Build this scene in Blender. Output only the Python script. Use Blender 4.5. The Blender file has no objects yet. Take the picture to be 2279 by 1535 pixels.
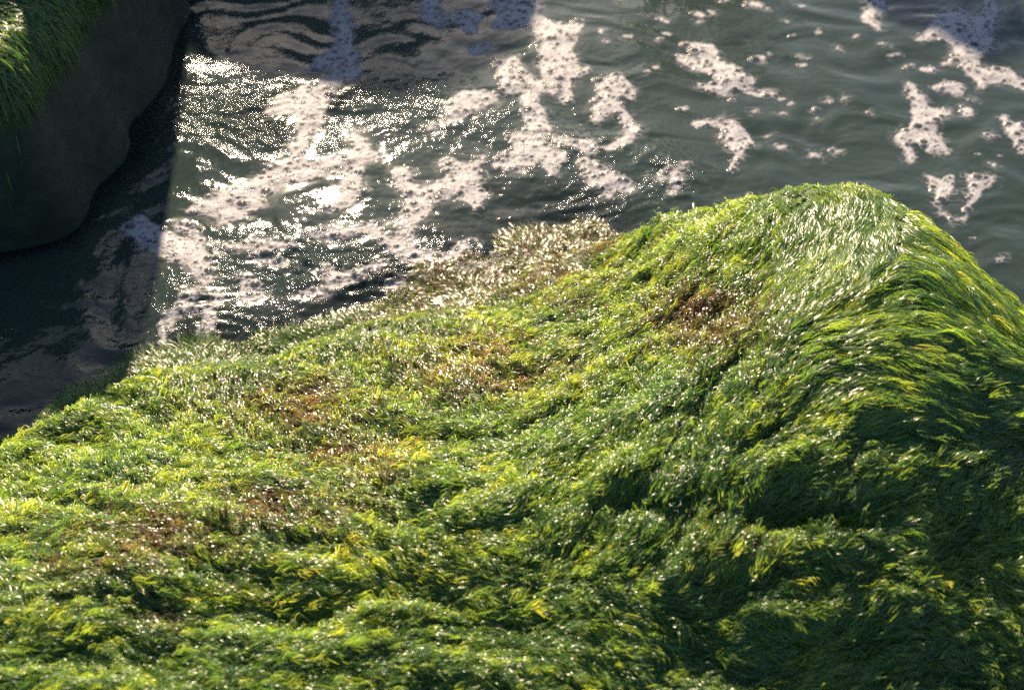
import bpy, math
import numpy as np
from mathutils import Vector, Matrix

sc = bpy.context.scene
COL = sc.collection
R = math.radians
rng = np.random.default_rng(7)

# ------------------------------------------------------------------ camera
W0, H0 = 2279.0, 1535.0
FOC, SENS = 50.0, 36.0
FPX = W0 * FOC / SENS
PITCH = R(42.0)
CAM = np.array([0.0, 0.0, 2.2])
cd = bpy.data.cameras.new("camera")
cam = bpy.data.objects.new("camera", cd)
COL.objects.link(cam)
cam.location = CAM
cam.rotation_euler = (R(90) - PITCH, 0, 0)
cd.lens = FOC; cd.sensor_width = SENS; cd.sensor_fit = 'HORIZONTAL'
cd.clip_start = 0.02; cd.clip_end = 3000
cd.dof.use_dof = True
cd.dof.focus_distance = 2.75
cd.dof.aperture_fstop = 3.2
sc.camera = cam

# ------------------------------------------------------------------ light
SUN_EL, SUN_AZ = R(27.0), R(-10.0)        # azimuth measured from +y towards +x
w = bpy.data.worlds.new("World"); sc.world = w; w.use_nodes = True
nt = w.node_tree
bg = nt.nodes["Background"]
sky = nt.nodes.new("ShaderNodeTexSky")
sky.sky_type = 'NISHITA'; sky.sun_disc = False
sky.sun_elevation = SUN_EL; sky.sun_rotation = SUN_AZ
sky.altitude = 0; sky.air_density = 1.0; sky.dust_density = 0.9; sky.ozone_density = 1.0
nt.links.new(sky.outputs[0], bg.inputs[0])
bg.inputs[1].default_value = 0.05
sl = bpy.data.lights.new("sun", 'SUN'); sl.energy = 5.0; sl.angle = R(0.9); sl.color = (1.0, 0.78, 0.53)
so = bpy.data.objects.new("sun", sl); COL.objects.link(so)
S = Vector((math.sin(SUN_AZ) * math.cos(SUN_EL), math.cos(SUN_AZ) * math.cos(SUN_EL), math.sin(SUN_EL)))
so.rotation_euler = S.to_track_quat('Z', 'Y').to_euler()
sc.view_settings.view_transform = 'Standard'
sc.view_settings.look = 'None'
sc.view_settings.exposure = 1.75
sc.cycles.use_denoising = False
sc.cycles.max_bounces = 8
sc.cycles.transparent_max_bounces = 16
sc.cycles.sample_clamp_indirect = 6

# ------------------------------------------------------------------ helpers
FWD = np.array([0, math.cos(PITCH), -math.sin(PITCH)])
UPV = np.array([0, math.sin(PITCH), math.cos(PITCH)])

def unproj(px, py, z=0.0):
    px = np.asarray(px, float); py = np.asarray(py, float)
    u = (px - W0 / 2) / FPX; v = (H0 / 2 - py) / FPX
    d = FWD + v[..., None] * UPV
    t = (z - CAM[2]) / d[..., 2]
    return u * t, d[..., 1] * t

def proj(x, y, z):
    dy = y; dz = z - CAM[2]
    f = dy * FWD[1] + dz * FWD[2]
    v = dy * UPV[1] + dz * UPV[2]
    f = np.maximum(f, 0.05)
    return W0 / 2 + FPX * x / f, H0 / 2 - FPX * v / f

def _hash(ix, iy, s):
    h = (ix.astype(np.int64) * 374761393 + iy.astype(np.int64) * 668265263 + s * 1274126177) & 0xFFFFFFFF
    h = ((h ^ (h >> 13)) * 1103515245) & 0xFFFFFFFF
    h = ((h ^ (h >> 16)) * 2654435761) & 0xFFFFFFFF
    return (h >> 8).astype(float) / 16777216.0

def gnoise(x, y, s=0):
    """gradient noise, about -1..1"""
    x0 = np.floor(x); y0 = np.floor(y); fx = x - x0; fy = y - y0
    ux = fx * fx * fx * (fx * (fx * 6 - 15) + 10); uy = fy * fy * fy * (fy * (fy * 6 - 15) + 10)
    def g(ax, ay):
        a = _hash(x0 + ax, y0 + ay, s) * 2 * np.pi
        return np.cos(a) * (fx - ax) + np.sin(a) * (fy - ay)
    a = g(0, 0) * (1 - ux) + g(1, 0) * ux
    b = g(0, 1) * (1 - ux) + g(1, 1) * ux
    return (a * (1 - uy) + b * uy) * 1.5

def fbm(x, y, s=0, oct=4, gain=0.5):
    t = 0; a = 1.0
    for o in range(oct):
        t = t + a * gnoise(x * 2 ** o, y * 2 ** o, s + 17 * o); a *= gain
    return t

def smooth(a, b, x):
    t = np.clip((x - a) / (b - a), 0, 1); return t * t * (3 - 2 * t)

class Grid:
    """regular x/y grid of values with bilinear lookup"""
    def __init__(s, x0, x1, y0, y1, st):
        s.x0, s.y0, s.st = x0, y0, st
        s.nx = int(round((x1 - x0) / st)) + 1; s.ny = int(round((y1 - y0) / st)) + 1
        s.X, s.Y = np.meshgrid(x0 + st * np.arange(s.nx), y0 + st * np.arange(s.ny))
    def at(s, A, x, y):
        gx = np.clip((x - s.x0) / s.st, 0, s.nx - 1.001); gy = np.clip((y - s.y0) / s.st, 0, s.ny - 1.001)
        i = gx.astype(int); j = gy.astype(int); fx = gx - i; fy = gy - j
        return (A[j, i] * (1 - fx) + A[j, i + 1] * fx) * (1 - fy) + (A[j + 1, i] * (1 - fx) + A[j + 1, i + 1] * fx) * fy

def tps(P, v, smoothing=1e-4):
    P = np.asarray(P, float); n = len(P)
    def U(r2): return np.where(r2 > 1e-12, 0.5 * r2 * np.log(np.maximum(r2, 1e-12)), 0)
    d2 = ((P[:, None] - P[None]) ** 2).sum(-1)
    A = np.zeros((n + 3, n + 3)); A[:n, :n] = U(d2) + np.eye(n) * smoothing
    A[:n, n] = 1; A[:n, n + 1:] = P; A[n, :n] = 1; A[n + 1:, :n] = P.T
    c = np.linalg.solve(A, np.concatenate([v, [0, 0, 0]]))
    def f(x, y):
        out = c[n] + c[n + 1] * x + c[n + 2] * y
        for i in range(n):
            out = out + c[i] * U((x - P[i, 0]) ** 2 + (y - P[i, 1]) ** 2)
        return out
    return f

def blur(A, sg):
    r_ = int(3 * sg); kx = np.exp(-0.5 * (np.arange(-r_, r_ + 1) / sg) ** 2); kx /= kx.sum()
    B = np.pad(A, r_, mode='edge')
    B = sum(kx[k] * B[k:k + A.shape[0]] for k in range(2 * r_ + 1))
    return sum(kx[k] * B[:, k:k + A.shape[1]] for k in range(2 * r_ + 1))

def mesh_from(name, V, F, mat, parent=None, smooth_shade=True, attrs=None):
    """V (n,3), F (m,4) or (m,3)"""
    me = bpy.data.meshes.new(name)
    k = F.shape[1]
    me.vertices.add(len(V)); me.vertices.foreach_set("co", np.ascontiguousarray(V, np.float32).ravel())
    me.loops.add(F.size); me.loops.foreach_set("vertex_index", np.ascontiguousarray(F, np.int32).ravel())
    me.polygons.add(len(F)); me.polygons.foreach_set("loop_start", np.arange(0, F.size, k, dtype=np.int32))
    me.update(calc_edges=True)
    if smooth_shade:
        me.polygons.foreach_set("use_smooth", np.ones(len(F), bool))
    for an, av in (attrs or {}).items():
        at = me.attributes.new(an, 'FLOAT', 'POINT'); at.data.foreach_set("value", np.ascontiguousarray(av, np.float32))
    me.materials.append(mat)
    ob = bpy.data.objects.new(name, me); COL.objects.link(ob)
    if parent: ob.parent = parent
    return ob

def grid_faces(ny, nx):
    i = np.arange(ny * nx).reshape(ny, nx)
    return np.stack([i[:-1, :-1], i[:-1, 1:], i[1:, 1:], i[1:, :-1]], -1).reshape(-1, 4)

def tag(o, label=None, cat=None, group=None, kind=None):
    if label: o["label"] = label
    if cat: o["category"] = cat
    if group: o["group"] = group
    if kind: o["kind"] = kind
    return o

# ------------------------------------------------------------------ materials
def newmat(name):
    m = bpy.data.materials.new(name); m.use_nodes = True
    n = m.node_tree; n.nodes.clear()
    out = n.nodes.new("ShaderNodeOutputMaterial")
    return m, n, out

def N(n, t, **kw):
    x = n.nodes.new(t)
    for k, v in kw.items():
        if hasattr(x, k) and not k.startswith("in_"): setattr(x, k, v)
    return x

def ramp(n, stops):
    r = n.nodes.new("ShaderNodeValToRGB")
    el = r.color_ramp.elements
    while len(el) < len(stops): el.new(0.5)
    for e, (p, c) in zip(el, stops):
        e.position = p; e.color = (*c, 1)
    return r

def weed_mat(name, stops, trans_gain, rough, tmix=0.46):
    m, n, out = newmat(name)
    at = N(n, "ShaderNodeAttribute"); at.attribute_name = "tint"
    rp = ramp(n, stops); n.links.new(at.outputs["Fac"], rp.inputs[0])
    p = N(n, "ShaderNodeBsdfPrincipled"); n.links.new(rp.outputs[0], p.inputs["Base Color"])
    p.inputs["Roughness"].default_value = rough
    p.inputs["IOR"].default_value = 1.45
    p.inputs["Coat Weight"].default_value = 0.6
    p.inputs["Coat Roughness"].default_value = 0.33
    tr = N(n, "ShaderNodeBsdfTranslucent")
    hs = N(n, "ShaderNodeMixRGB", blend_type='MULTIPLY'); hs.inputs[0].default_value = 1
    n.links.new(rp.outputs[0], hs.inputs[1]); hs.inputs[2].default_value = (*trans_gain, 1)
    n.links.new(hs.outputs[0], tr.inputs[0])
    mx = N(n, "ShaderNodeMixShader"); mx.inputs[0].default_value = tmix
    n.links.new(p.outputs[0], mx.inputs[1]); n.links.new(tr.outputs[0], mx.inputs[2])
    n.links.new(mx.outputs[0], out.inputs[0])
    return m

M_GREEN = weed_mat("green_weed", [(0, (0.02, 0.080, 0.035)), (0.45, (0.072, 0.165, 0.045)), (0.8, (0.125, 0.22, 0.05)), (1, (0.175, 0.25, 0.075))], (5.2, 3.4, 1.3), 0.36, 0.48)
M_BROWN = weed_mat("brown_weed", [(0, (0.06, 0.042, 0.020)), (0.5, (0.14, 0.095, 0.045)), (1, (0.27, 0.20, 0.10))], (1.6, 1.5, 1.2), 0.26)

def stone_mat(name, stops):
    m, n, out = newmat(name)
    tc = N(n, "ShaderNodeTexCoord")
    nz = N(n, "ShaderNodeTexNoise"); nz.inputs["Scale"].default_value = 22; nz.inputs["Detail"].default_value = 8
    n.links.new(tc.outputs["Object"], nz.inputs["Vector"])
    rp = ramp(n, stops)
    n.links.new(nz.outputs[0], rp.inputs[0])
    p = N(n, "ShaderNodeBsdfPrincipled"); n.links.new(rp.outputs[0], p.inputs["Base Color"])
    p.inputs["Roughness"].default_value = 0.55; p.inputs["Specular IOR Level"].default_value = 0.25
    b = N(n, "ShaderNodeBump"); b.inputs["Strength"].default_value = 0.6; b.inputs["Distance"].default_value = 0.01
    n.links.new(nz.outputs[0], b.inputs["Height"]); n.links.new(b.outputs[0], p.inputs["Normal"])
    n.links.new(p.outputs[0], out.inputs[0])
    return m
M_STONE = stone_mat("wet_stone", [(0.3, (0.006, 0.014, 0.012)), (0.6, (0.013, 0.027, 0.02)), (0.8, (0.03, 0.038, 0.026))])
M_DRY = stone_mat("dry_stone", [(0.3, (0.22, 0.21, 0.19)), (0.6, (0.34, 0.32, 0.29)), (0.8, (0.42, 0.40, 0.36))])

def floor_mat():
    m, n, out = newmat("sea_floor")
    tc = N(n, "ShaderNodeTexCoord")
    nz = N(n, "ShaderNodeTexNoise"); nz.inputs["Scale"].default_value = 3.2; nz.inputs["Detail"].default_value = 9; nz.inputs["Roughness"].default_value = 0.62
    n.links.new(tc.outputs["Object"], nz.inputs["Vector"])
    rp = ramp(n, [(0.32, (0.02, 0.030, 0.022)), (0.5, (0.08, 0.085, 0.045)), (0.62, (0.22, 0.18, 0.07)), (0.75, (0.12, 0.13, 0.07))])
    n.links.new(nz.outputs[0], rp.inputs[0])
    p = N(n, "ShaderNodeBsdfPrincipled"); n.links.new(rp.outputs[0], p.inputs["Base Color"]); p.inputs["Roughness"].default_value = 0.8
    n.links.new(p.outputs[0], out.inputs[0])
    return m
M_FLOOR = floor_mat()

def water_mat():
    m, n, out = newmat("sea_water")
    tc = N(n, "ShaderNodeTexCoord")
    nz = N(n, "ShaderNodeTexNoise"); nz.inputs["Scale"].default_value = 48; nz.inputs["Detail"].default_value = 4
    n.links.new(tc.outputs["Object"], nz.inputs["Vector"])
    at = N(n, "ShaderNodeAttribute"); at.attribute_name = "chop"
    mu = N(n, "ShaderNodeMath", operation='MULTIPLY'); n.links.new(nz.outputs[0], mu.inputs[0]); n.links.new(at.outputs["Fac"], mu.inputs[1])
    b = N(n, "ShaderNodeBump"); b.inputs["Strength"].default_value = 1.0; b.inputs["Distance"].default_value = 0.009
    n.links.new(mu.outputs[0], b.inputs["Height"])
    tr = N(n, "ShaderNodeBsdfTransparent"); tr.inputs[0].default_value = (0.72, 0.80, 0.70, 1)
    df = N(n, "ShaderNodeBsdfDiffuse"); df.inputs[0].default_value = (0.034, 0.053, 0.048, 1)
    mx = N(n, "ShaderNodeMixShader"); ma = N(n, "ShaderNodeAttribute"); ma.attribute_name = "murk"; n.links.new(ma.outputs["Fac"], mx.inputs[0])
    n.links.new(tr.outputs[0], mx.inputs[1]); n.links.new(df.outputs[0], mx.inputs[2])
    gl = N(n, "ShaderNodeBsdfGlossy"); gl.inputs["Roughness"].default_value = 0.035
    fr = N(n, "ShaderNodeFresnel"); fr.inputs[0].default_value = 1.34
    for q in (gl.inputs["Normal"], fr.inputs["Normal"]): n.links.new(b.outputs[0], q)
    m2 = N(n, "ShaderNodeMixShader")
    n.links.new(fr.outputs[0], m2.inputs[0]); n.links.new(mx.outputs[0], m2.inputs[1]); n.links.new(gl.outputs[0], m2.inputs[2])
    n.links.new(m2.outputs[0], out.inputs[0])
    return m
M_WATER = water_mat()

def foam_mat():
    m, n, out = newmat("sea_foam")
    tc = N(n, "ShaderNodeTexCoord")
    vo = N(n, "ShaderNodeTexVoronoi"); vo.inputs["Scale"].default_value = 210
    n.links.new(tc.outputs["Object"], vo.inputs["Vector"])
    b = N(n, "ShaderNodeBump", invert=True); b.inputs["Strength"].default_value = 0.55; b.inputs["Distance"].default_value = 0.003
    n.links.new(vo.outputs["Distance"], b.inputs["Height"])
    p = N(n, "ShaderNodeBsdfPrincipled"); p.inputs["Base Color"].default_value = (0.265, 0.268, 0.305, 1)
    p.inputs["Roughness"].default_value = 0.65; p.inputs["Specular IOR Level"].default_value = 0.25
    n.links.new(b.outputs[0], p.inputs["Normal"])
    tr = N(n, "ShaderNodeBsdfTransparent")
    gl = N(n, "ShaderNodeBsdfGlossy"); gl.inputs["Roughness"].default_value = 0.14
    m1 = N(n, "ShaderNodeMixShader"); m1.inputs[0].default_value = 0.010; n.links.new(tr.outputs[0], m1.inputs[1]); n.links.new(gl.outputs[0], m1.inputs[2])
    at = N(n, "ShaderNodeAttribute"); at.attribute_name = "film"
    m2 = N(n, "ShaderNodeMixShader"); n.links.new(at.outputs["Fac"], m2.inputs[0]); n.links.new(p.outputs[0], m2.inputs[1]); n.links.new(m1.outputs[0], m2.inputs[2])
    n.links.new(m2.outputs[0], out.inputs[0])
    return m
M_FOAM = foam_mat()

# ------------------------------------------------------------------ boulder in front: height field from surveyed points
CP = [  # photo x, y, height above the water
 (280,800,0.0),(450,788,0.0),(640,772,0.0),(715,725,0.0),(850,678,0.0),(1000,672,0.0),(1150,640,-.01),(1250,600,0.0),(1330,556,0.0),(1390,505,0.0),
 (900,630,-.02),(1000,600,-.01),(1100,590,-.008),(1200,570,-.01),(1280,540,-.012),(600,720,-.10),(400,740,-.12),
 (0,1010,.12),(0,1150,.32),(0,1300,.44),(0,1535,.48),
 (100,905,.04),(0,955,.05),(200,845,.03),(140,985,.10),(300,1000,.22),(300,1100,.35),(300,1200,.43),(300,1300,.465),(300,1535,.48),
 (450,850,.06),(640,900,.16),(640,1080,.37),(640,1250,.45),(640,1400,.455),(640,1535,.45),
 (850,760,.08),(1000,800,.20),(1000,950,.36),(1000,1120,.47),(1000,1300,.47),(1000,1535,.44),
 (1150,720,.15),(1300,640,.15),(1300,760,.32),(1300,900,.44),(1300,1080,.50),(1300,1300,.465),(1300,1535,.43),
 (1450,560,.20),(1450,650,.34),(1560,720,.43),(1560,850,.52),(1560,1020,.54),(1560,1250,.50),(1560,1535,.42),
 (1500,480,.16),(1560,448,.285),(1650,440,.40),(1650,580,.50),(1800,428,.44),(1800,520,.56),(1800,660,.63),(1800,850,.61),(1800,1080,.565),(1800,1300,.495),(1800,1535,.42),
 (1950,450,.46),(1960,560,.62),(2000,750,.63),(2050,950,.59),(2050,1150,.54),(2050,1350,.485),(2050,1535,.43),
 (2110,532,.53),(2150,680,.61),(2200,900,.57),(2230,1100,.515),(2230,1300,.455),(2230,1535,.39),
 (2279,694,.55),(2400,850,.51),(2420,1100,.47),(2420,1400,.42),
]
pts = []; vals = []
for px, py, z in CP:
    x, y = unproj(px, py, z); pts.append((float(x), float(y))); vals.append(z)
def behind(px, py, z, drops):
    x, y = unproj(px, py, z)
    for dx, dy, zz in drops:
        pts.append((float(x) + dx, float(y) + dy)); vals.append(zz)
for px, py, z in ((1560,444,.27),(1650,432,.37),(1800,420,.44),(1950,446,.46)):
    behind(px, py, z, [(0, .10, z - .16), (0, .22, -.15), (0, .45, -.4)])
for px, py, z in ((2110,532,.53),(2279,694,.55)):
    behind(px, py, z, [(.09, .10, z - .20), (.2, .2, -.2), (.4, .4, -.4)])
for px, py, z in ((200,845,.03),(280,800,0),(450,788,0),(640,772,0),(100,905,.04),(0,955,.05),(-100,1000,.06)):
    behind(px, py, z, [(-.02, .12, -.16), (-.05, .3, -.34)])
for px, py, z in ((850,655,-.01),(1000,590,-.02),(1180,525,-.03),(1390,488,-.01)):
    behind(px, py, z, [(-.02, .25, -.2), (-.05, .45, -.4)])
for x, y, z in ((-1.6,.5,.45),(-1.6,1.2,.2),(-1.6,1.7,-.1),(-1.0,.3,.5),(0,.2,.42),(1,.2,.35),(1.8,.4,.05),(1.9,1.5,.0),(1.9,2.2,-.3),(0,3.3,-.45),(-1,3.0,-.45),(1.2,3.2,-.45),(2.2,3,-.45)):
    pts.append((x, y)); vals.append(z)
G = Grid(-2.1, 2.1, 0.2, 3.1, 0.012)
HF = tps(pts, np.array(vals), 2e-3)(G.X, G.Y)
HF = blur(HF, 3.2)
HB8 = blur(HF, 9.0); HF = HB8 + (HF - HB8) * smooth(0.0, 0.14, HB8)
HF += 0.011 * fbm(G.X * 8, G.Y * 8, 29, 2) * smooth(0.10, 0.02, np.abs(HF))
HF += 0.018 * fbm(G.X * 3.2, G.Y * 3.2, 3, 3) * (0.25 + 0.75 * smooth(0.0, 0.2, HF) - 0.5 * smooth(0.4, 0.6, HF))
HF = np.maximum(HF, -0.42)

# combing direction of the weed, as seen in the photo (degrees)
FL = [(100,1000,-20),(300,900,-25),(700,880,-25),(850,760,-75),(500,800,-80),(1250,560,-60),(1400,600,10),(1600,720,55),(1500,900,50),(1900,530,65),
 (1750,480,80),(2120,570,-40),(2200,650,-45),(2000,700,12),(2200,850,-8),(1800,900,10),(1600,1180,42),(1900,1200,-8),(2150,1100,35),(300,1200,-15),
 (150,1350,0),(500,1350,10),(700,1200,-28),(1000,850,-50),(1000,1000,-20),(1200,1100,40),(1100,1300,0),(1300,1450,-10),(1900,1450,5),(2200,1450,-15),(1300,750,30),(1600,500,40)]
def flow_field(PX, PY, X, Y):
    cx = 0; cy = 0
    for fx, fy, a in FL:
        wgt = 1 / (((PX - fx) / 160) ** 2 + ((PY - fy) / 130) ** 2 + 0.35) ** 1.6
        cx = cx + wgt * math.cos(2 * R(a)); cy = cy + wgt * math.sin(2 * R(a))
    ang = 0.5 * np.arctan2(cy, cx) + 0.45 * fbm(X * 5, Y * 5, 41, 2)
    dx = np.cos(ang); dy = np.sin(ang) * 1.5
    l = np.hypot(dx, dy); return dx / l, dy / l

def orient(dx, dy, HX, HY, X, Y):
    s = np.where(dx + 0.25 * gnoise(X * 3, Y * 3, 8) * (dx < 0.3) > 0, 1.0, -1.0)
    return dx * s, dy * s

def lic(g, A, dx, dy, n, st):
    out = A.copy(); cnt = 1
    for s in (1, -1):
        x = g.X.copy(); y = g.Y.copy(); ux = dx * s; uy = dy * s
        for k in range(n):
            vx = g.at(dx, x, y); vy = g.at(dy, x, y)
            sg = np.sign(vx * ux + vy * uy); sg[sg == 0] = 1
            ux = vx * sg; uy = vy * sg
            x = x + ux * st; y = y + uy * st
            out = out + g.at(A, x, y); cnt += 1
    return out / cnt

PX, PY = proj(G.X, G.Y, HF)
DX, DY = flow_field(PX, PY, G.X, G.Y)
# long smooth combed weed on the dome and the right flank, short curly tufts elsewhere
COMB = smooth(1650, 1950, PX + 0.35 * (900 - PY)) * smooth(1150, 850, PY)
TUFT = lic(G, fbm(G.X * 14, G.Y * 14, 5, 3), DX, DY, 6, 0.012)
TUFT = TUFT / TUFT.std()
PIT = 0
for qx, qy, sx, sy, dp in ((1700,590,45,28,.03),(1545,490,55,25,.025),(810,735,35,25,.02),(1330,585,60,25,.02),(420,960,90,30,.018),(120,980,80,25,.03),(870,880,60,20,.015),(1150,880,40,25,.015),
                           (600,1350,200,45,.035),(950,1310,120,45,.025),(1900,690,140,22,.02),(1980,960,160,40,.03),(2110,1180,60,150,.04),(1400,1120,160,30,.028),(1650,1290,110,45,.03),(1150,1390,150,35,.03),(1750,1130,120,40,.025),(1900,1400,120,40,.025),(150,1480,160,30,.02)):
    PIT = PIT + dp * np.exp(-((PX - qx) / sx) ** 2 - ((PY - qy) / sy) ** 2)
T2 = gnoise(G.X * 9 + 3, G.Y * 9, 77)
RELIEF = (0.0105 * TUFT + 0.006 * T2 - PIT) * smooth(0.0, 0.13, HF) * (1 - 0.6 * COMB)
HB = HF + RELIEF * 0.8
HY_, HX_ = np.gradient(HF, G.st)
BY_, BX_ = np.gradient(HB, G.st)
DX, DY = orient(DX, DY, HX_, HY_, G.X, G.Y)

boulder = mesh_from("boulder", np.stack([G.X.ravel(), G.Y.ravel(), HB.ravel() - 0.006], -1), grid_faces(G.ny, G.nx), M_STONE)
tag(boulder, "huge rounded boulder in the foreground thickly carpeted in bright green and some brown seaweed", "boulder")

# ------------------------------------------------------------------ seaweed ribbons
def ribbons(g, H, DX, DY, HXg, HYg, tuft, roots_x, roots_y, L, wd, lift, curl, K=4, r=rng, jit=None, roll=None):
    n = len(roots_x)
    x = roots_x.copy(); y = roots_y.copy()
    P = np.zeros((n, K, 3)); SD = np.zeros((n, K, 3)); NR = np.zeros((n, K, 3))
    ph = r.uniform(0, 6.28, n)
    if roll is None: roll = np.where(r.uniform(0, 1, n) < 0.35, r.normal(0, 0.9, n), r.normal(0, 0.3, n))
    if jit is None: jit = r.normal(0, 0.38, n)
    hl = np.abs(r.normal(0.55, 0.4, n)) * lift
    for k in range(K):
        t = k / (K - 1)
        dx = g.at(DX, x, y); dy = g.at(DY, x, y)
        a = np.arctan2(dy, dx) + jit + curl * np.sin(ph + 3.2 * t)
        dx = np.cos(a); dy = np.sin(a)
        hx = g.at(HXg, x, y); hy = g.at(HYg, x, y)
        nn = np.sqrt(1 + hx * hx + hy * hy)
        nv = np.stack([-hx / nn, -hy / nn, 1 / nn], -1)
        sl_ = dx * hx + dy * hy
        tl = np.sqrt(1 + sl_ * sl_)
        tv = np.stack([dx / tl, dy / tl, sl_ / tl], -1)
        sv = np.cross(nv, tv)
        rr = roll + 0.45 * np.sin(ph * 1.7 + 2.5 * t)
        SD[:, k] = sv * np.cos(rr)[:, None] + nv * np.sin(rr)[:, None]
        hgt = hl * math.sin(math.pi * min(1, t * 0.86 + 0.04)) + 0.001
        P[:, k] = np.stack([x, y, g.at(H, x, y)], -1) + nv * hgt[:, None]
        x = x + dx / tl * L / (K - 1); y = y + dy / tl * L / (K - 1)
    prof = np.array([0.7, 1.0, 1.0, 0.85, 0.25]) if K == 5 else np.interp(np.linspace(0, 1, K), [0, .3, .7, 1], [.7, 1, .9, .25])
    hw = (wd[:, None] * prof[None] * 0.5)[..., None]
    V = np.stack([P - SD * hw, P + SD * hw], 2).reshape(-1, 3)
    base = (np.arange(n) * K * 2)[:, None] + (np.arange(K - 1) * 2)[None]
    F = np.stack([base, base + 1, base + 3, base + 2], -1).reshape(-1, 4)
    return V, F

def sample_roots(g, H, HXg, HYg, n, r, accept):
    xs = []; ys = []; tot = 0
    slope = np.sqrt(1 + HXg ** 2 + HYg ** 2)
    while tot < n:
        m = n
        x = r.uniform(g.x0, g.x0 + g.st * (g.nx - 1), m); y = r.uniform(g.y0, g.y0 + g.st * (g.ny - 1), m)
        z = g.at(H, x, y)
        p = accept(x, y, z) * np.clip(g.at(slope, x, y), 1, 4) / 4
        k = r.uniform(0, 1, m) < p
        xs.append(x[k]); ys.append(y[k]); tot += k.sum()
    return np.concatenate(xs)[:n], np.concatenate(ys)[:n]

def acc_front(x, y, z):
    px, py = proj(x, y, z)
    d = np.hypot(y * 1.0, np.hypot(x, z - CAM[2]))
    k = (px > -160) & (px < W0 + 160) & (py < H0 + 130) & (z > -0.13)
    return k * np.clip((1.4 / d) ** 2, 0, 1) 
NW = 760000
NL = NW // 30                              # the weed hangs together in wet locks
lx, ly = sample_roots(G, HB, HX_, HY_, NL, rng, acc_front)
free = rng.uniform(0, 1, NW) < 0.22
rx, ry = sample_roots(G, HB, HX_, HY_, NW, rng, acc_front)
lid = rng.integers(0, NL, NW)
ldx, ldy = G.at(DX, lx, ly), G.at(DY, lx, ly)
lsz = rng.uniform(0.5, 1.5, NL)
al = rng.normal(0, 0.006, NW) * lsz[lid]; ac = rng.normal(0, 0.0022, NW) * lsz[lid]
rx = np.where(free, rx, lx[lid] + ldx[lid] * al - ldy[lid] * ac); ry = np.where(free, ry, ly[lid] + ldy[lid] * al + ldx[lid] * ac)
rz = G.at(HB, rx, ry)
rpx, rpy = proj(rx, ry, rz)
comb = G.at(COMB, rx, ry)
wetz = smooth(0.0, 0.12, rz)
L = rng.uniform(0.011, 0.028, NW) * (1 + 0.7 * comb) * np.where(free, 1, 0.8 + 0.4 * lsz[lid])
wd = rng.uniform(0.0008, 0.0018, NW) * (1 - 0.15 * comb)
llift = np.clip(rng.lognormal(math.log(0.0065), 0.7, NL), 0.001, 0.022)
lift = np.where(free, 0.005, llift[lid]) * (0.2 + 0.8 * wetz) * (1 - 0.55 * comb)
ljit = rng.normal(0, 0.3, NL); lroll = rng.normal(0, 0.65, NL)
ROLL = np.where(free, rng.normal(0, 0.5, NW), lroll[lid] + rng.normal(0, 0.22, NW))
JIT = np.where(free, rng.normal(0, 0.3, NW), ljit[lid] * (1 - 0.6 * comb) + rng.normal(0, 0.16, NW))
BROWN = [(1570,715,130,80,.7),(1060,820,210,85,.5),(650,905,200,65,.55),(1250,690,90,35,.3),(760,1010,160,60,.5),(330,1200,230,80,.42),(620,1130,190,50,.5),(150,1250,120,60,.28),(350,1380,60,25,.4),(1620,1230,80,50,.15),(1100,595,230,60,.75),(1290,555,90,50,.6),(950,650,120,25,.4)]
pb = np.zeros(NW)
for bx, by, sx, sy, a in BROWN:
    pb = np.maximum(pb, a * np.exp(-((rpx - bx) / sx) ** 2 - ((rpy - by) / sy) ** 2) * (1 + 0.8 * gnoise(rx * 11, ry * 11, 55)))
isb = rng.uniform(0, 1, NW) < pb * 1.15
wd = wd * np.where(isb, 1.35, 1.0)
V, F = ribbons(G, HB, DX, DY, BX_, BY_, TUFT, rx, ry, L, wd, lift, 0.35 * (1 - 0.7 * comb), jit=JIT, roll=ROLL)
ltint = rng.normal(0, 0.16, NL)
tint = np.clip(0.45 + 0.14 * rng.normal(size=NW) + np.where(free, 0, ltint[lid]) + 0.25 * gnoise(rx * 6, ry * 6, 33) + 0.10 * gnoise(rx * 1.5, ry * 1.5, 34), 0, 1)
K = 4
def submesh(mask, name, mat, parent):
    idx = np.nonzero(mask)[0]; n = len(idx)
    vv = V.reshape(NW, K * 2, 3)[idx].reshape(-1, 3)
    base = (np.arange(n) * K * 2)[:, None] + (np.arange(K - 1) * 2)[None]
    ff = np.stack([base, base + 1, base + 3, base + 2], -1).reshape(-1, 4)
    o = mesh_from(name, vv, ff, mat, parent, True, {"tint": np.repeat(tint[idx], K * 2)})
    tag(o, kind="stuff"); return o
submesh(~isb, "green_seaweed", M_GREEN, boulder)
submesh(isb, "brown_seaweed", M_BROWN, boulder)

# ------------------------------------------------------------------ boulder at the back left
G2 = Grid(-3.2, -0.75, 2.2, 6.0, 0.014)
def poly_dist(X, Y, P):
    """signed distance to a closed outline, positive inside"""
    d = np.full(X.shape, 1e9); ins = np.zeros(X.shape, bool)
    n = len(P)
    for k in range(n):
        ax, ay = P[k]; bx, by = P[(k + 1) % n]
        ex, ey = bx - ax, by - ay
        t = np.clip(((X - ax) * ex + (Y - ay) * ey) / (ex * ex + ey * ey + 1e-12), 0, 1)
        d = np.minimum(d, np.hypot(X - ax - t * ex, Y - ay - t * ey))
        c = ((ay > Y) != (by > Y)) & (X < (bx - ax) * (Y - ay) / (by - ay + 1e-12) + ax)
        ins ^= c
    return np.where(ins, d, -d)
BASE = [tuple(float(v) for v in unproj(px, py, 0)) for px, py in ((-260,640),(0,565),(120,515),(230,440),(285,350),(330,270),(362,200),(375,100),(378,0),(376,-120))]
BASE += [(-1.14, 4.9), (-1.3, 5.5), (-2.0, 5.8), (-3.1, 5.5), (-3.15, 2.7)]
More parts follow.
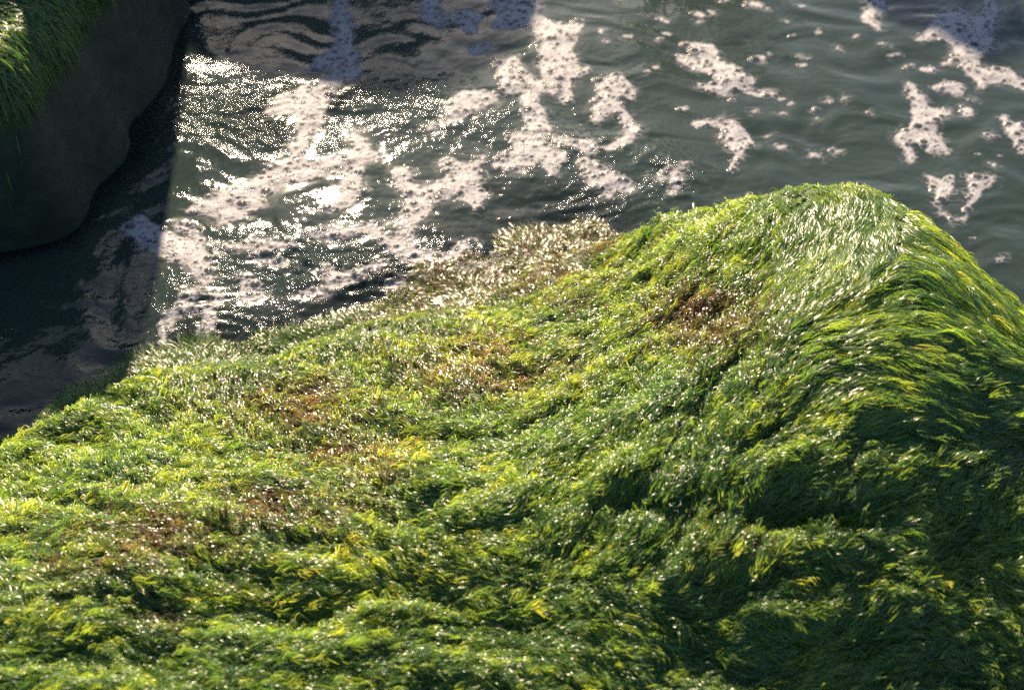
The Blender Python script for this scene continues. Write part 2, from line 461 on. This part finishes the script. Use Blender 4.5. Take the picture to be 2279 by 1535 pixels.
SD2 = poly_dist(G2.X, G2.Y, BASE) + 0.06 * fbm(G2.X * 3.2, G2.Y * 3.2, 14, 4)
TOP2 = 0.44 + (0.38 + 0.30 * smooth(-1.5, -1.2, G2.X)) * (1 + 0.30 * gnoise(G2.X * 7, G2.Y * 7, 77)) * smooth(3.35, 4.25, G2.Y) + 0.10 * fbm(G2.X * 4.2, G2.Y * 4.2, 19, 4) * smooth(2.9, 3.6, G2.Y) + 0.15 * smooth(-1.2, -2.2, G2.X)
pr = np.clip(SD2 / 0.13, 0, 1)
H2 = np.where(SD2 > 0, TOP2 * (1 - (1 - pr) ** 3.0), np.maximum(-0.42, SD2 * 2.4))
H2 = blur(H2, 2.2) + 0.02 * fbm(G2.X * 3, G2.Y * 3, 13, 3)
a2 = R(-32) + 0.5 * fbm(G2.X * 2.5, G2.Y * 2.5, 61, 2) + 0.6 * smooth(-1.7, -2.4, G2.X)
D2X, D2Y = np.cos(a2), np.sin(a2)
g2y, g2x = np.gradient(H2, G2.st)
st2 = np.hypot(g2x, g2y)
wgt = smooth(0.5, 1.0, st2)            # on the steep face the weed hangs straight down
D2X = D2X * (1 - wgt) - g2x / (st2 + 1e-6) * wgt; D2Y = D2Y * (1 - wgt) - g2y / (st2 + 1e-6) * wgt
l = np.hypot(D2X, D2Y) + 1e-6; D2X /= l; D2Y /= l
TU2 = lic(G2, fbm(G2.X * 15, G2.Y * 15, 15, 3), D2X, D2Y, 10, 0.014); TU2 /= TU2.std()
H2B = H2 + (0.007 * TU2 * (1 - 0.8 * wgt)) * smooth(-0.1, 0.05, H2)
b2y, b2x = np.gradient(H2B, G2.st)
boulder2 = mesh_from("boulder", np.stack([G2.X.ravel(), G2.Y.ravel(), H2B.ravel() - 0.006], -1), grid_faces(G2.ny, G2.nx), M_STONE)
tag(boulder2, "dark shadowed boulder at the far left with long combed green seaweed on its top", "boulder")
def acc_back(x, y, z):
    px, py = proj(x, y, z)
    return ((px > -200) & (px < W0) & (py > -250) & (z > -0.1)) * np.maximum(np.clip(1 - G2.at(wgt, x, y), 0.0002, 1), 0.5 * smooth(0.35, 0.42, z))
n2 = 24000
rx2, ry2 = sample_roots(G2, H2B, g2x, g2y, n2, rng, acc_back)
L2 = rng.uniform(0.05, 0.11, n2); wd2 = rng.uniform(0.0012, 0.003, n2)
V2, F2 = ribbons(G2, H2B, D2X, D2Y, b2x, b2y, TU2, rx2, ry2, L2, wd2, np.full(n2, 0.010), 0.25, K=5)
t2 = np.clip(0.35 + 0.2 * rng.normal(size=n2) - 0.2, 0, 1)
o = mesh_from("green_seaweed", V2, F2, M_GREEN, boulder2, True, {"tint": np.repeat(t2, 10)}); tag(o, kind="stuff")

# ------------------------------------------------------------------ boulders farther out, whose shadows fall across the bay
def far_boulder(cx, cy, ax, ay, hgt, seed, label):
    g = Grid(cx - ax * 1.3, cx + ax * 1.3, cy - ay * 1.3, cy + ay * 1.3, 0.03)
    q = ((np.abs(g.X - cx) / ax) ** 2.0 + (np.abs(g.Y - cy) / ay) ** 2.0) ** (1 / 2.0) + 0.14 * fbm(g.X * 2, g.Y * 2, seed, 3)
    Z = np.where(q < 1, hgt * np.sqrt(np.clip(1 - q ** 3, 0, 1)), np.maximum(-0.42, (1 - q) * 2)) + 0.05 * fbm(g.X * 3, g.Y * 3, seed + 5, 4)
    o = mesh_from("boulder", np.stack([g.X.ravel(), g.Y.ravel(), Z.ravel()], -1), grid_faces(g.ny, g.nx), M_DRY)
    return tag(o, label, "boulder")
far_boulder(-0.95, 6.5, 0.95, 0.6, 1.46, 300, "tall bare grey boulder standing in the sea behind the lavender foam")
far_boulder(0.98, 6.5, 0.40, 0.55, 1.36, 320, "slim bare grey boulder standing in the sea behind the corner foam raft")

# ------------------------------------------------------------------ sea floor and water
GF = Grid(-6, 6, -1, 9, 0.04)
ZF = -0.40 + 0.10 * fbm(GF.X * 1.3, GF.Y * 1.3, 23, 4)
ZF = np.minimum(ZF, -0.2)
for px, py, sx, sy, top in ((600,330,.20,.20,.27),(760,280,.16,.18,.25),(700,440,.25,.12,.25),(1000,270,.2,.15,.2),(620,620,.15,.10,.2),(1100,500,.3,.1,.18)):   # shoals under the surface
    fx, fy = unproj(px, py, -0.1)
    ZF = ZF + top * np.exp(-((GF.X - fx) / sx) ** 2 - ((GF.Y - fy) / sy) ** 2)
ZF = np.minimum(ZF, -0.045)
def skirt(g, Z, zo, name, mat, attrs=None, ext=600.0):
    """grid plus a ring that carries the sheet out to the horizon"""
    V = np.stack([g.X.ravel(), g.Y.ravel(), Z.ravel()], -1); F = grid_faces(g.ny, g.nx)
    i = np.arange(g.ny * g.nx).reshape(g.ny, g.nx)
    loop = np.concatenate([i[0, :-1], i[:-1, -1], i[-1, :0:-1], i[:0:-1, 0]])
    c = np.array([g.X.mean(), g.Y.mean()])
    prev = loop; n = len(loop); add = []
    start = len(V)
    for sfac in (1.6, 4, 20, ext / 6):
        q = V[loop].copy(); q[:, :2] = c + (q[:, :2] - c) * sfac; q[:, 2] = zo
        ids = start + np.arange(n); start += n; add.append(q)
        F = np.concatenate([F, np.stack([prev, ids, np.roll(ids, -1), np.roll(prev, -1)], -1)]); prev = ids
    V = np.concatenate([V] + add)
    if attrs:
        attrs = {k: np.concatenate([a.ravel(), np.full(len(V) - a.size, float(a.mean()))]) for k, a in attrs.items()}
    return mesh_from(name, V, F, mat, None, True, attrs)
tag(skirt(GF, ZF, -0.5, "sea_floor", M_FLOOR), kind="structure")

GW = Grid(-2.4, 2.4, 1.2, 5.2, 0.0065)
wx, wy = GW.X, GW.Y
WPX, WPY = proj(wx, wy, 0 * wx)
# rough water where it slops against the boulder and round the rock's corner
CH = [(520,250,150,70,.65),(640,300,120,40,.4),(620,560,130,40,1.0),(760,620,130,45,1.4),(430,690,80,60,1.3),(660,740,80,30,1.3),(1120,585,170,35,1.4),(1300,540,90,40,1.3),(1510,400,70,45,1.1),(1280,340,140,50,.7),(1350,450,120,40,.6),(1000,260,160,40,.35),(850,200,120,30,.5),(930,600,120,40,.6)]
chop = 0.16 + 0.12 * fbm(wx * 2, wy * 2, 71, 2)
for cx, cy, sx, sy, a in CH:
    chop = chop + a * np.exp(-((WPX - cx) / sx) ** 2 - ((WPY - cy) / sy) ** 2)
chop = np.clip(chop, 0.05, 1.3)
wa = wx + 0.08 * gnoise(wx * 4, wy * 4, 82); wb = wy + 0.08 * gnoise(wx * 4, wy * 4, 83)
ZW = 0.0052 * fbm(wa * 2.2, wb * 3.2, 84, 2) + 0.004 * gnoise(wa * 8, wb * 11, 85)
rid = (1 - np.abs(gnoise(wa * 9, wb * 15, 86))) ** 2
ZW += chop * (0.006 * rid + 0.0032 * gnoise(wa * 22, wb * 30, 87) + 0.0016 * gnoise(wa * 48, wb * 60, 88))
bed = GF.at(ZF, wx, wy)
in1 = (wx > G.X.min()) & (wx < G.X.max()) & (wy < G.Y.max()); bed = np.maximum(bed, np.where(in1, G.at(HF, wx, wy), -1))
in2 = (wx < G2.X.max()) & (wy > G2.Y.min()); bed = np.maximum(bed, np.where(in2, G2.at(H2, wx, wy), -1))
murk = 0.16 + 0.50 * smooth(0.0, -0.26, bed)          # more water over the bed, more murk
water = skirt(GW, ZW, 0.0, "sea_water", M_WATER, {"chop": chop, "murk": murk})
tag(water, kind="structure")

# fronds of the near boulder's weed that trail out and float where the water laps it
GZ = np.maximum(HB, GW.at(ZW, G.X, G.Y) + 0.0015)
FX, FY = -HX_, -HY_
FX = blur(FX, 3.0); FY = blur(FY, 3.0)
fa = np.arctan2(FY, FX) + 0.7 * fbm(G.X * 6, G.Y * 6, 143, 2)
zy, zx = np.gradient(GZ, G.st)
def acc_shore(x, y, z):
    px, py = proj(x, y, z)
    return (px > -100) & (px < 1560) & (py < 1060) & (z > -0.035) & (z < 0.03)
nf = 22000
fxr, fyr = sample_roots(G, HB, HX_, HY_, nf, rng, acc_shore)
patch = np.clip(0.5 + 0.9 * gnoise(fxr * 9, fyr * 9, 144), 0.12, 1.3)
V3, F3 = ribbons(G, GZ, np.cos(fa), np.sin(fa), zx, zy, TUFT, fxr, fyr, rng.uniform(0.02, 0.075, nf) * patch, rng.uniform(0.0009, 0.0022, nf), np.full(nf, 0.0022), 0.45, K=5, jit=rng.normal(0, 0.35, nf))
bx3, _ = proj(fxr, fyr, 0 * fxr)
br = rng.uniform(0, 1, nf) < np.clip((bx3 - 650) / 500, 0.08, 0.6)
t3 = np.clip(rng.normal(0.5, 0.2, nf), 0, 1)
for msk, nm, mt in ((~br, "trailing_green_weed", M_GREEN), (br, "trailing_brown_weed", M_BROWN)):
    ii = np.nonzero(msk)[0]
    vv = V3.reshape(nf, 10, 3)[ii].reshape(-1, 3)
    b0 = (np.arange(len(ii)) * 10)[:, None] + (np.arange(4) * 2)[None]
    ff = np.stack([b0, b0 + 1, b0 + 3, b0 + 2], -1).reshape(-1, 4)
    tag(mesh_from(nm, vv, ff, mt, boulder, True, {"tint": np.repeat(t3[ii], 10)}), kind="stuff")

# ------------------------------------------------------------------ foam
frng = np.random.default_rng(21)
def foam(strokes, label, group="foam rafts floating on the dark water", density=1.0, thick=0.006, thin=0.0, name="foam_patch"):
    segs = []
    for st in strokes:
        q = np.array(st, float)
        gx, gy = unproj(q[:, 0], q[:, 1], 0.0)
        dist = np.sqrt(gx ** 2 + gy ** 2 + CAM[2] ** 2)
        rr = q[:, 2] * dist / FPX * 1.15
        if len(q) == 1: segs.append((gx[0], gy[0], rr[0], gx[0] + 1e-4, gy[0], rr[0]))
        for a in range(len(q) - 1): segs.append((gx[a], gy[a], rr[a], gx[a + 1], gy[a + 1], rr[a + 1]))
    A = np.array(segs)
    m = 0.05
    x0 = (np.minimum(A[:, 0] - A[:, 2], A[:, 3] - A[:, 5])).min() - m; x1 = (np.maximum(A[:, 0] + A[:, 2], A[:, 3] + A[:, 5])).max() + m
    y0 = (np.minimum(A[:, 1] - A[:, 2] * 1.3, A[:, 4] - A[:, 5] * 1.3)).min() - m; y1 = (np.maximum(A[:, 1] + A[:, 2] * 1.3, A[:, 4] + A[:, 5] * 1.3)).max() + m
    st = 0.0026
    g = Grid(x0, x1, y0, y1, st)
    X, Y = g.X, g.Y
    ox = X + 0.013 * gnoise(X * 14, Y * 14, 101) + 0.003 * gnoise(X * 55, Y * 55, 102)
    oy = Y + 0.014 * gnoise(X * 14, Y * 14, 103) + 0.003 * gnoise(X * 55, Y * 55, 104)
    acc = np.zeros_like(X)
    kk = 110.0
    for ax, ay, ra, bx, by, rb in A:
        ex, ey = bx - ax, by - ay
        t = np.clip(((ox - ax) * ex + (oy - ay) * ey) / (ex * ex + ey * ey + 1e-12), 0, 1)
        d = np.hypot(ox - ax - t * ex, (oy - ay - t * ey) / 1.15) - (ra + (rb - ra) * t)
        acc += np.exp(-kk * np.clip(d, -0.1, 0.2))
    sd = -np.log(acc + 1e-12) / kk + 0.004 * gnoise(X * 38, Y * 38, 105) + 0.003
    inside = sd < 0.024
    cov = smooth(0.004, -0.006, sd)                      # 1 inside, fading through a lacy edge
    lump = 0.6 + 0.5 * fbm(X * 9, Y * 9, 106, 2)
    h = thick * smooth(0.0, 0.04, -sd) * np.clip(lump, 0.25, 1.5)
    film = 1 - cov
    lace = smooth(0.15, 0.75, gnoise(X * 30, Y * 30, 107) * 0.6 + gnoise(X * 70, Y * 70, 108) * 0.4 + thin)
    film = np.maximum(film, lace * (0.35 + 0.65 * smooth(-0.03, 0.0, sd)))
    web = smooth(0.80, 0.93, 1 - np.abs(gnoise(X * 34 + 1.5 * gnoise(X * 20, Y * 20, 111), Y * 34, 109))) * smooth(0.0, 0.3, gnoise(X * 11, Y * 11, 110) + 0.15)
    film = np.where(sd > 0.0, np.minimum(film, 1 - 0.5 * web * np.clip(1 - sd / 0.022, 0, 1)), film)
    # bubbles
    area = (sd < 0.004).sum() * st * st
    nb = max(2, int(area * 6500 * density))
    jj, ii = np.nonzero(sd < 0.005)
    if len(jj) == 0: return None
    rad = np.clip(frng.lognormal(math.log(0.0034), 0.58, nb), 0.0018, 0.016)
    pick = frng.integers(0, len(jj), nb)
    for q, r_ in sorted(zip(pick, rad), key=lambda t: t[1]):
        cx, cy = X[jj[q], ii[q]] + frng.uniform(-st, st), Y[jj[q], ii[q]] + frng.uniform(-st, st)
        w_ = int(r_ * 1.7 / st) + 2
        a0, a1 = max(0, jj[q] - w_), min(g.ny, jj[q] + w_ + 1); b0, b1 = max(0, ii[q] - w_), min(g.nx, ii[q] + w_ + 1)
        d = np.hypot(X[a0:a1, b0:b1] - cx, Y[a0:a1, b0:b1] - cy) / r_
        dome = np.sqrt(np.clip(1 - d * d, 0, 1)) * r_ * 0.45
        h[a0:a1, b0:b1] = np.maximum(h[a0:a1, b0:b1] - 0.3 * r_ * (d < 1), dome) + 0.12 * r_ * np.exp(-((d - 1.08) / 0.16) ** 2)
        f = film[a0:a1, b0:b1]
        clear = smooth(1.0, 0.72, d) * (0.85 if r_ > 0.006 else 0.62)
        rim = np.exp(-((d - 1.08) / 0.14) ** 2)
        film[a0:a1, b0:b1] = np.clip(np.maximum(f * (d >= 1.0), clear) * (1 - 0.7 * rim * (f < 0.95)), 0, 1)
        inside[a0:a1, b0:b1] |= d < 1.1
    Z = GW.at(ZW, X, Y) + 0.0012 + np.maximum(h, 0)
    idx = -np.ones(X.shape, int)
    fc = inside[:-1, :-1] & inside[:-1, 1:] & inside[1:, 1:] & inside[1:, :-1]
    used = np.zeros_like(inside)
    used[:-1, :-1] |= fc; used[:-1, 1:] |= fc; used[1:, 1:] |= fc; used[1:, :-1] |= fc
    idx[used] = np.arange(used.sum())
    j, i = np.nonzero(fc)
    F = np.stack([idx[j, i], idx[j, i + 1], idx[j + 1, i + 1], idx[j + 1, i]], -1)
    Vv = np.stack([X[used], Y[used], Z[used]], -1)
    ob = mesh_from(name, Vv, F, M_FOAM, None, True, {"film": film[used]})
    return tag(ob, label, "foam", group)

foam([[(755,-20,18),(760,60,18),(766,120,22),(770,150,22)],[(766,125,24),(725,140,24),(690,158,12)],[(782,165,18),(700,205,28),(640,238,26),(605,252,14)],[(700,215,26),(690,270,24),(668,330,16),(662,372,24)],
      [(832,350,18),(760,368,28),(680,385,24),(600,402,28),(540,432,30),(480,458,28),(425,465,12)],[(560,455,28),(500,490,14)],[(790,385,24),(775,440,24),(735,470,12)],[(792,300,12),(800,350,20)]],
     "long branching foam raft with a bright sunlit crest trailing down from the top edge")
foam([[(300,505,20),(350,535,28),(410,562,32),(448,590,20),(462,625,10)],[(310,490,14),(330,520,22)],[(400,500,10),(450,535,10)]],
     "bluish shaded foam patch beside the dark water at the left", thin=0.15)
foam([[(955,-10,16),(962,40,18),(980,62,10)],[(1000,42,18),(1040,38,20),(1050,70,12)]], "small pale hook of foam at the top edge left of the widest raft")
foam([[(1130,-10,36),(1150,40,40),(1110,62,14)],[(1150,10,38),(1190,15,14)],[(1200,55,26),(1240,85,36),(1290,55,12)],[(1240,120,36),(1245,165,34),(1305,160,12)],[(1245,170,28),(1258,220,14)]],
     "tall lavender foam raft hanging from the middle of the top edge")
foam([[(1070,110,22),(1050,116,14)]], "round foam blob below the small pale foam hook")
foam([[(1130,145,28),(1148,185,32),(1200,195,14),(1240,212,8)],[(1180,220,18),(1190,258,22),(1202,292,20),(1165,312,24),(1185,340,32),(1135,352,22)],[(1185,340,32),(1228,352,26),(1230,385,14)],[(1110,370,14),(1150,380,14)]],
     "sunlit bubbly foam raft stepping down below the tall lavender one")
foam([[(1085,215,20),(1050,225,34),(1000,242,14)],[(1040,245,22),(990,275,10)]], "bright sunlit foam mound left of the stepped bubbly raft")
foam([[(1365,190,32),(1405,213,14)],[(1355,205,22),(1345,238,20),(1328,262,14)],[(1370,235,14),(1395,262,9),(1412,290,12),(1392,318,11),(1348,337,10)]],
     "foam curl shaped like a comma with a thin tail bending round dark water")
foam([[(1255,315,10),(1300,325,16),(1320,345,10)],[(1300,365,16),(1338,398,24),(1402,415,12)],[(1345,405,20),(1345,432,12)]], "sparkling foam patch just above the left shoulder of the green boulder", density=1.3)
foam([[(1000,365,22),(1040,388,24),(1052,432,22)],[(1020,400,24),(980,425,24),(945,445,22),(925,475,22),(895,505,18)],[(892,385,18),(905,418,16),(935,445,18)],[(1075,352,10),(1050,370,14)],[(1050,440,18),(1062,468,10)]],
     "large Y-shaped foam raft in the middle of the bay")
foam([[(690,522,12),(740,526,20),(785,520,11),(830,510,12),(858,535,15),(900,562,20),(940,580,18),(980,592,14),(1020,562,12),(1060,550,8)],[(905,510,16),(900,550,18)]],
     "narrow wavy foam band running along the near shore", density=1.2)
foam([[(535,622,10),(555,655,16),(575,658,8)]], "small clump of big bubbles floating on the dark cove water", density=1.6)
foam([[(480,650,8),(472,690,9),(470,720,11),(456,748,9),(465,772,14)]], "thin vertical foam streak running down to the weedy shore", thin=.1)
foam([[(1530,100,9),(1565,112,22),(1592,145,18),(1640,180,30),(1600,200,13),(1558,195,7)],[(1515,130,11),(1560,152,14),(1600,165,14)]], "sunlit foam patch with two prongs right of the tall lavender raft")
foam([[(1670,207,9),(1715,210,15)]], "oval foam scrap touching the right end of the two-pronged patch")
foam([[(1625,275,16),(1635,310,22),(1645,340,14)],[(1640,305,18),(1668,318,12)],[(1555,278,14),(1590,276,7),(1620,290,8)]], "ragged triangular foam patch floating straight above the boulder's left shoulder")
foam([[(2135,50,42),(2165,95,36),(2105,70,28),(2045,92,7)],[(2200,-10,13),(2203,30,13),(2190,60,20)],[(2150,110,22),(2145,135,18),(2178,165,22),(2225,165,18),(2279,190,18)],[(2185,170,14),(2185,195,9)]],
     "biggest foam raft in the top right corner with a neck bent to the right edge", density=.6)
foam([[(1945,-5,20),(1945,25,16),(1930,50,10)],[(1940,45,12),(1960,67,6)]], "foam spike hanging from the top edge left of the corner raft")
foam([[(2030,192,12),(2042,222,12),(2060,250,20),(2105,250,8)],[(2055,260,22),(2050,290,24),(1998,305,11)],[(2060,300,28),(2080,325,24),(2105,335,10)],[(2010,315,10),(2030,352,11)]], "star-shaped foam patch on the right below the corner raft", density=.7)
foam([[(2085,197,11),(2115,193,18),(2135,205,10)]], "wide foam clump between the star-shaped patch and the corner raft")
foam([[(2152,250,15)]], "round foam clump right of the star-shaped patch")
foam([[(2238,265,9),(2268,298,20),(2285,335,16)]], "foam patch cut off by the right edge of the picture")
foam([[(2070,395,7),(2098,420,14),(2088,452,9)],[(2112,395,6),(2108,420,10)],[(2084,458,4),(2096,478,3),(2120,496,3),(2146,490,3),(2150,465,4),(2165,440,8),(2178,410,15),(2212,402,7)],[(2155,395,7),(2178,408,13)]],
     "thin looped foam string with two broad ends beside the boulder's right shoulder", density=.8)
foam([[(872,640,9),(950,622,13),(1040,598,15),(1110,580,14),(1175,566,9)]], "added froth standing in for sun glints along the weedy shoreline just below the wavy foam band", density=1.6, thin=.25)  # added froth; its pale colour imitates sun on wet weed and ripples
foam([[(690,655,12),(760,625,18),(835,598,15)],[(760,625,14),(720,600,9)]], "added froth patch imitating sunlit ripples where the shore begins to rise left of the shoreline froth", density=1.6, thin=.3)  # bright foam added in place of sunlit ripples and wet weed
foam([[(368,765,8),(378,715,12),(425,660,14),(445,640,8)],[(400,690,9),(440,690,8)]], "thin added froth trail imitating sun glints at the edge of the rock's shadow left of the vertical streak", density=1.5, thin=.3)  # glints on the rippled water, built as pale added foam
foam([[(500,550,8),(560,545,14),(650,550,13)],[(580,575,13),(640,590,11)]], "small added froth patch imitating sun glitter between the bubble clump and the shaded foam", density=1.6, thin=.3)  # added foam whose pale colour stands in for sun glitter
foam([[(1475,400,9),(1500,390,14),(1535,372,8)],[(1490,430,8),(1510,410,9)],[(1640,350,9),(1630,390,5)]], "tiny added froth cluster imitating water glints, touching the boulder's left shoulder", density=1.6, thin=.2)  # sparkle of the choppy water imitated with added foam
# separate flecks
FLECK = [(2065,155,13),(2025,150,6),(2030,143,6),(2110,140,9),(1988,122,8),(1970,100,7),(1785,150,11),(1782,128,6),(1800,134,7),(1690,135,12),(1712,126,5),(1750,50,7),(1768,80,6),(1825,74,8),(1905,78,8),(1865,106,6),
 (1680,12,15),(1708,22,7),(1786,15,7),(1580,28,10),(1552,32,11),(1560,52,7),(1475,45,11),(1482,80,9),(1468,92,8),(1612,5,8),(1460,152,12),(1440,166,7),(1840,224,7),(1885,224,7),(1815,247,8),(1525,245,10),(1742,330,11),(1820,345,14),(1858,335,9),(1940,253,5),
 (1740,222,8),(1680,250,9),(1740,252,7),(1760,232,6),(2205,310,9),(2222,350,6),(2215,372,8),(2185,348,6),(2170,222,6),(2180,112,5),(1630,222,6),(1710,305,8),(1812,270,5),(1400,85,8),(1340,75,8),(1345,95,7),(960,285,12),(1240,312,9),(2230,580,6),(2160,535,4)]
LM = {0: "largest loose foam fleck tucked under the corner foam raft", 33: "foam fleck with one big bubble just above the boulder's crest", 26: "larger loose foam fleck between the comma-shaped curl and the two-pronged patch"}
for k, (a, b, r_) in enumerate(FLECK):
    e = frng.uniform(0.3, 1.0) * r_
    an = frng.uniform(-0.6, 0.6)
    foam([[(a - e * math.cos(an), b - e * 0.5 * math.sin(an), r_ * 0.75), (a + e * 0.6, b + frng.uniform(-.4, .4) * r_, r_ * frng.uniform(.5, .85))]],
         LM.get(k, "loose palm-sized foam fleck drifting alone on open dark water"), "small loose foam flecks", density=.8, thick=0.007, name="foam_fleck")
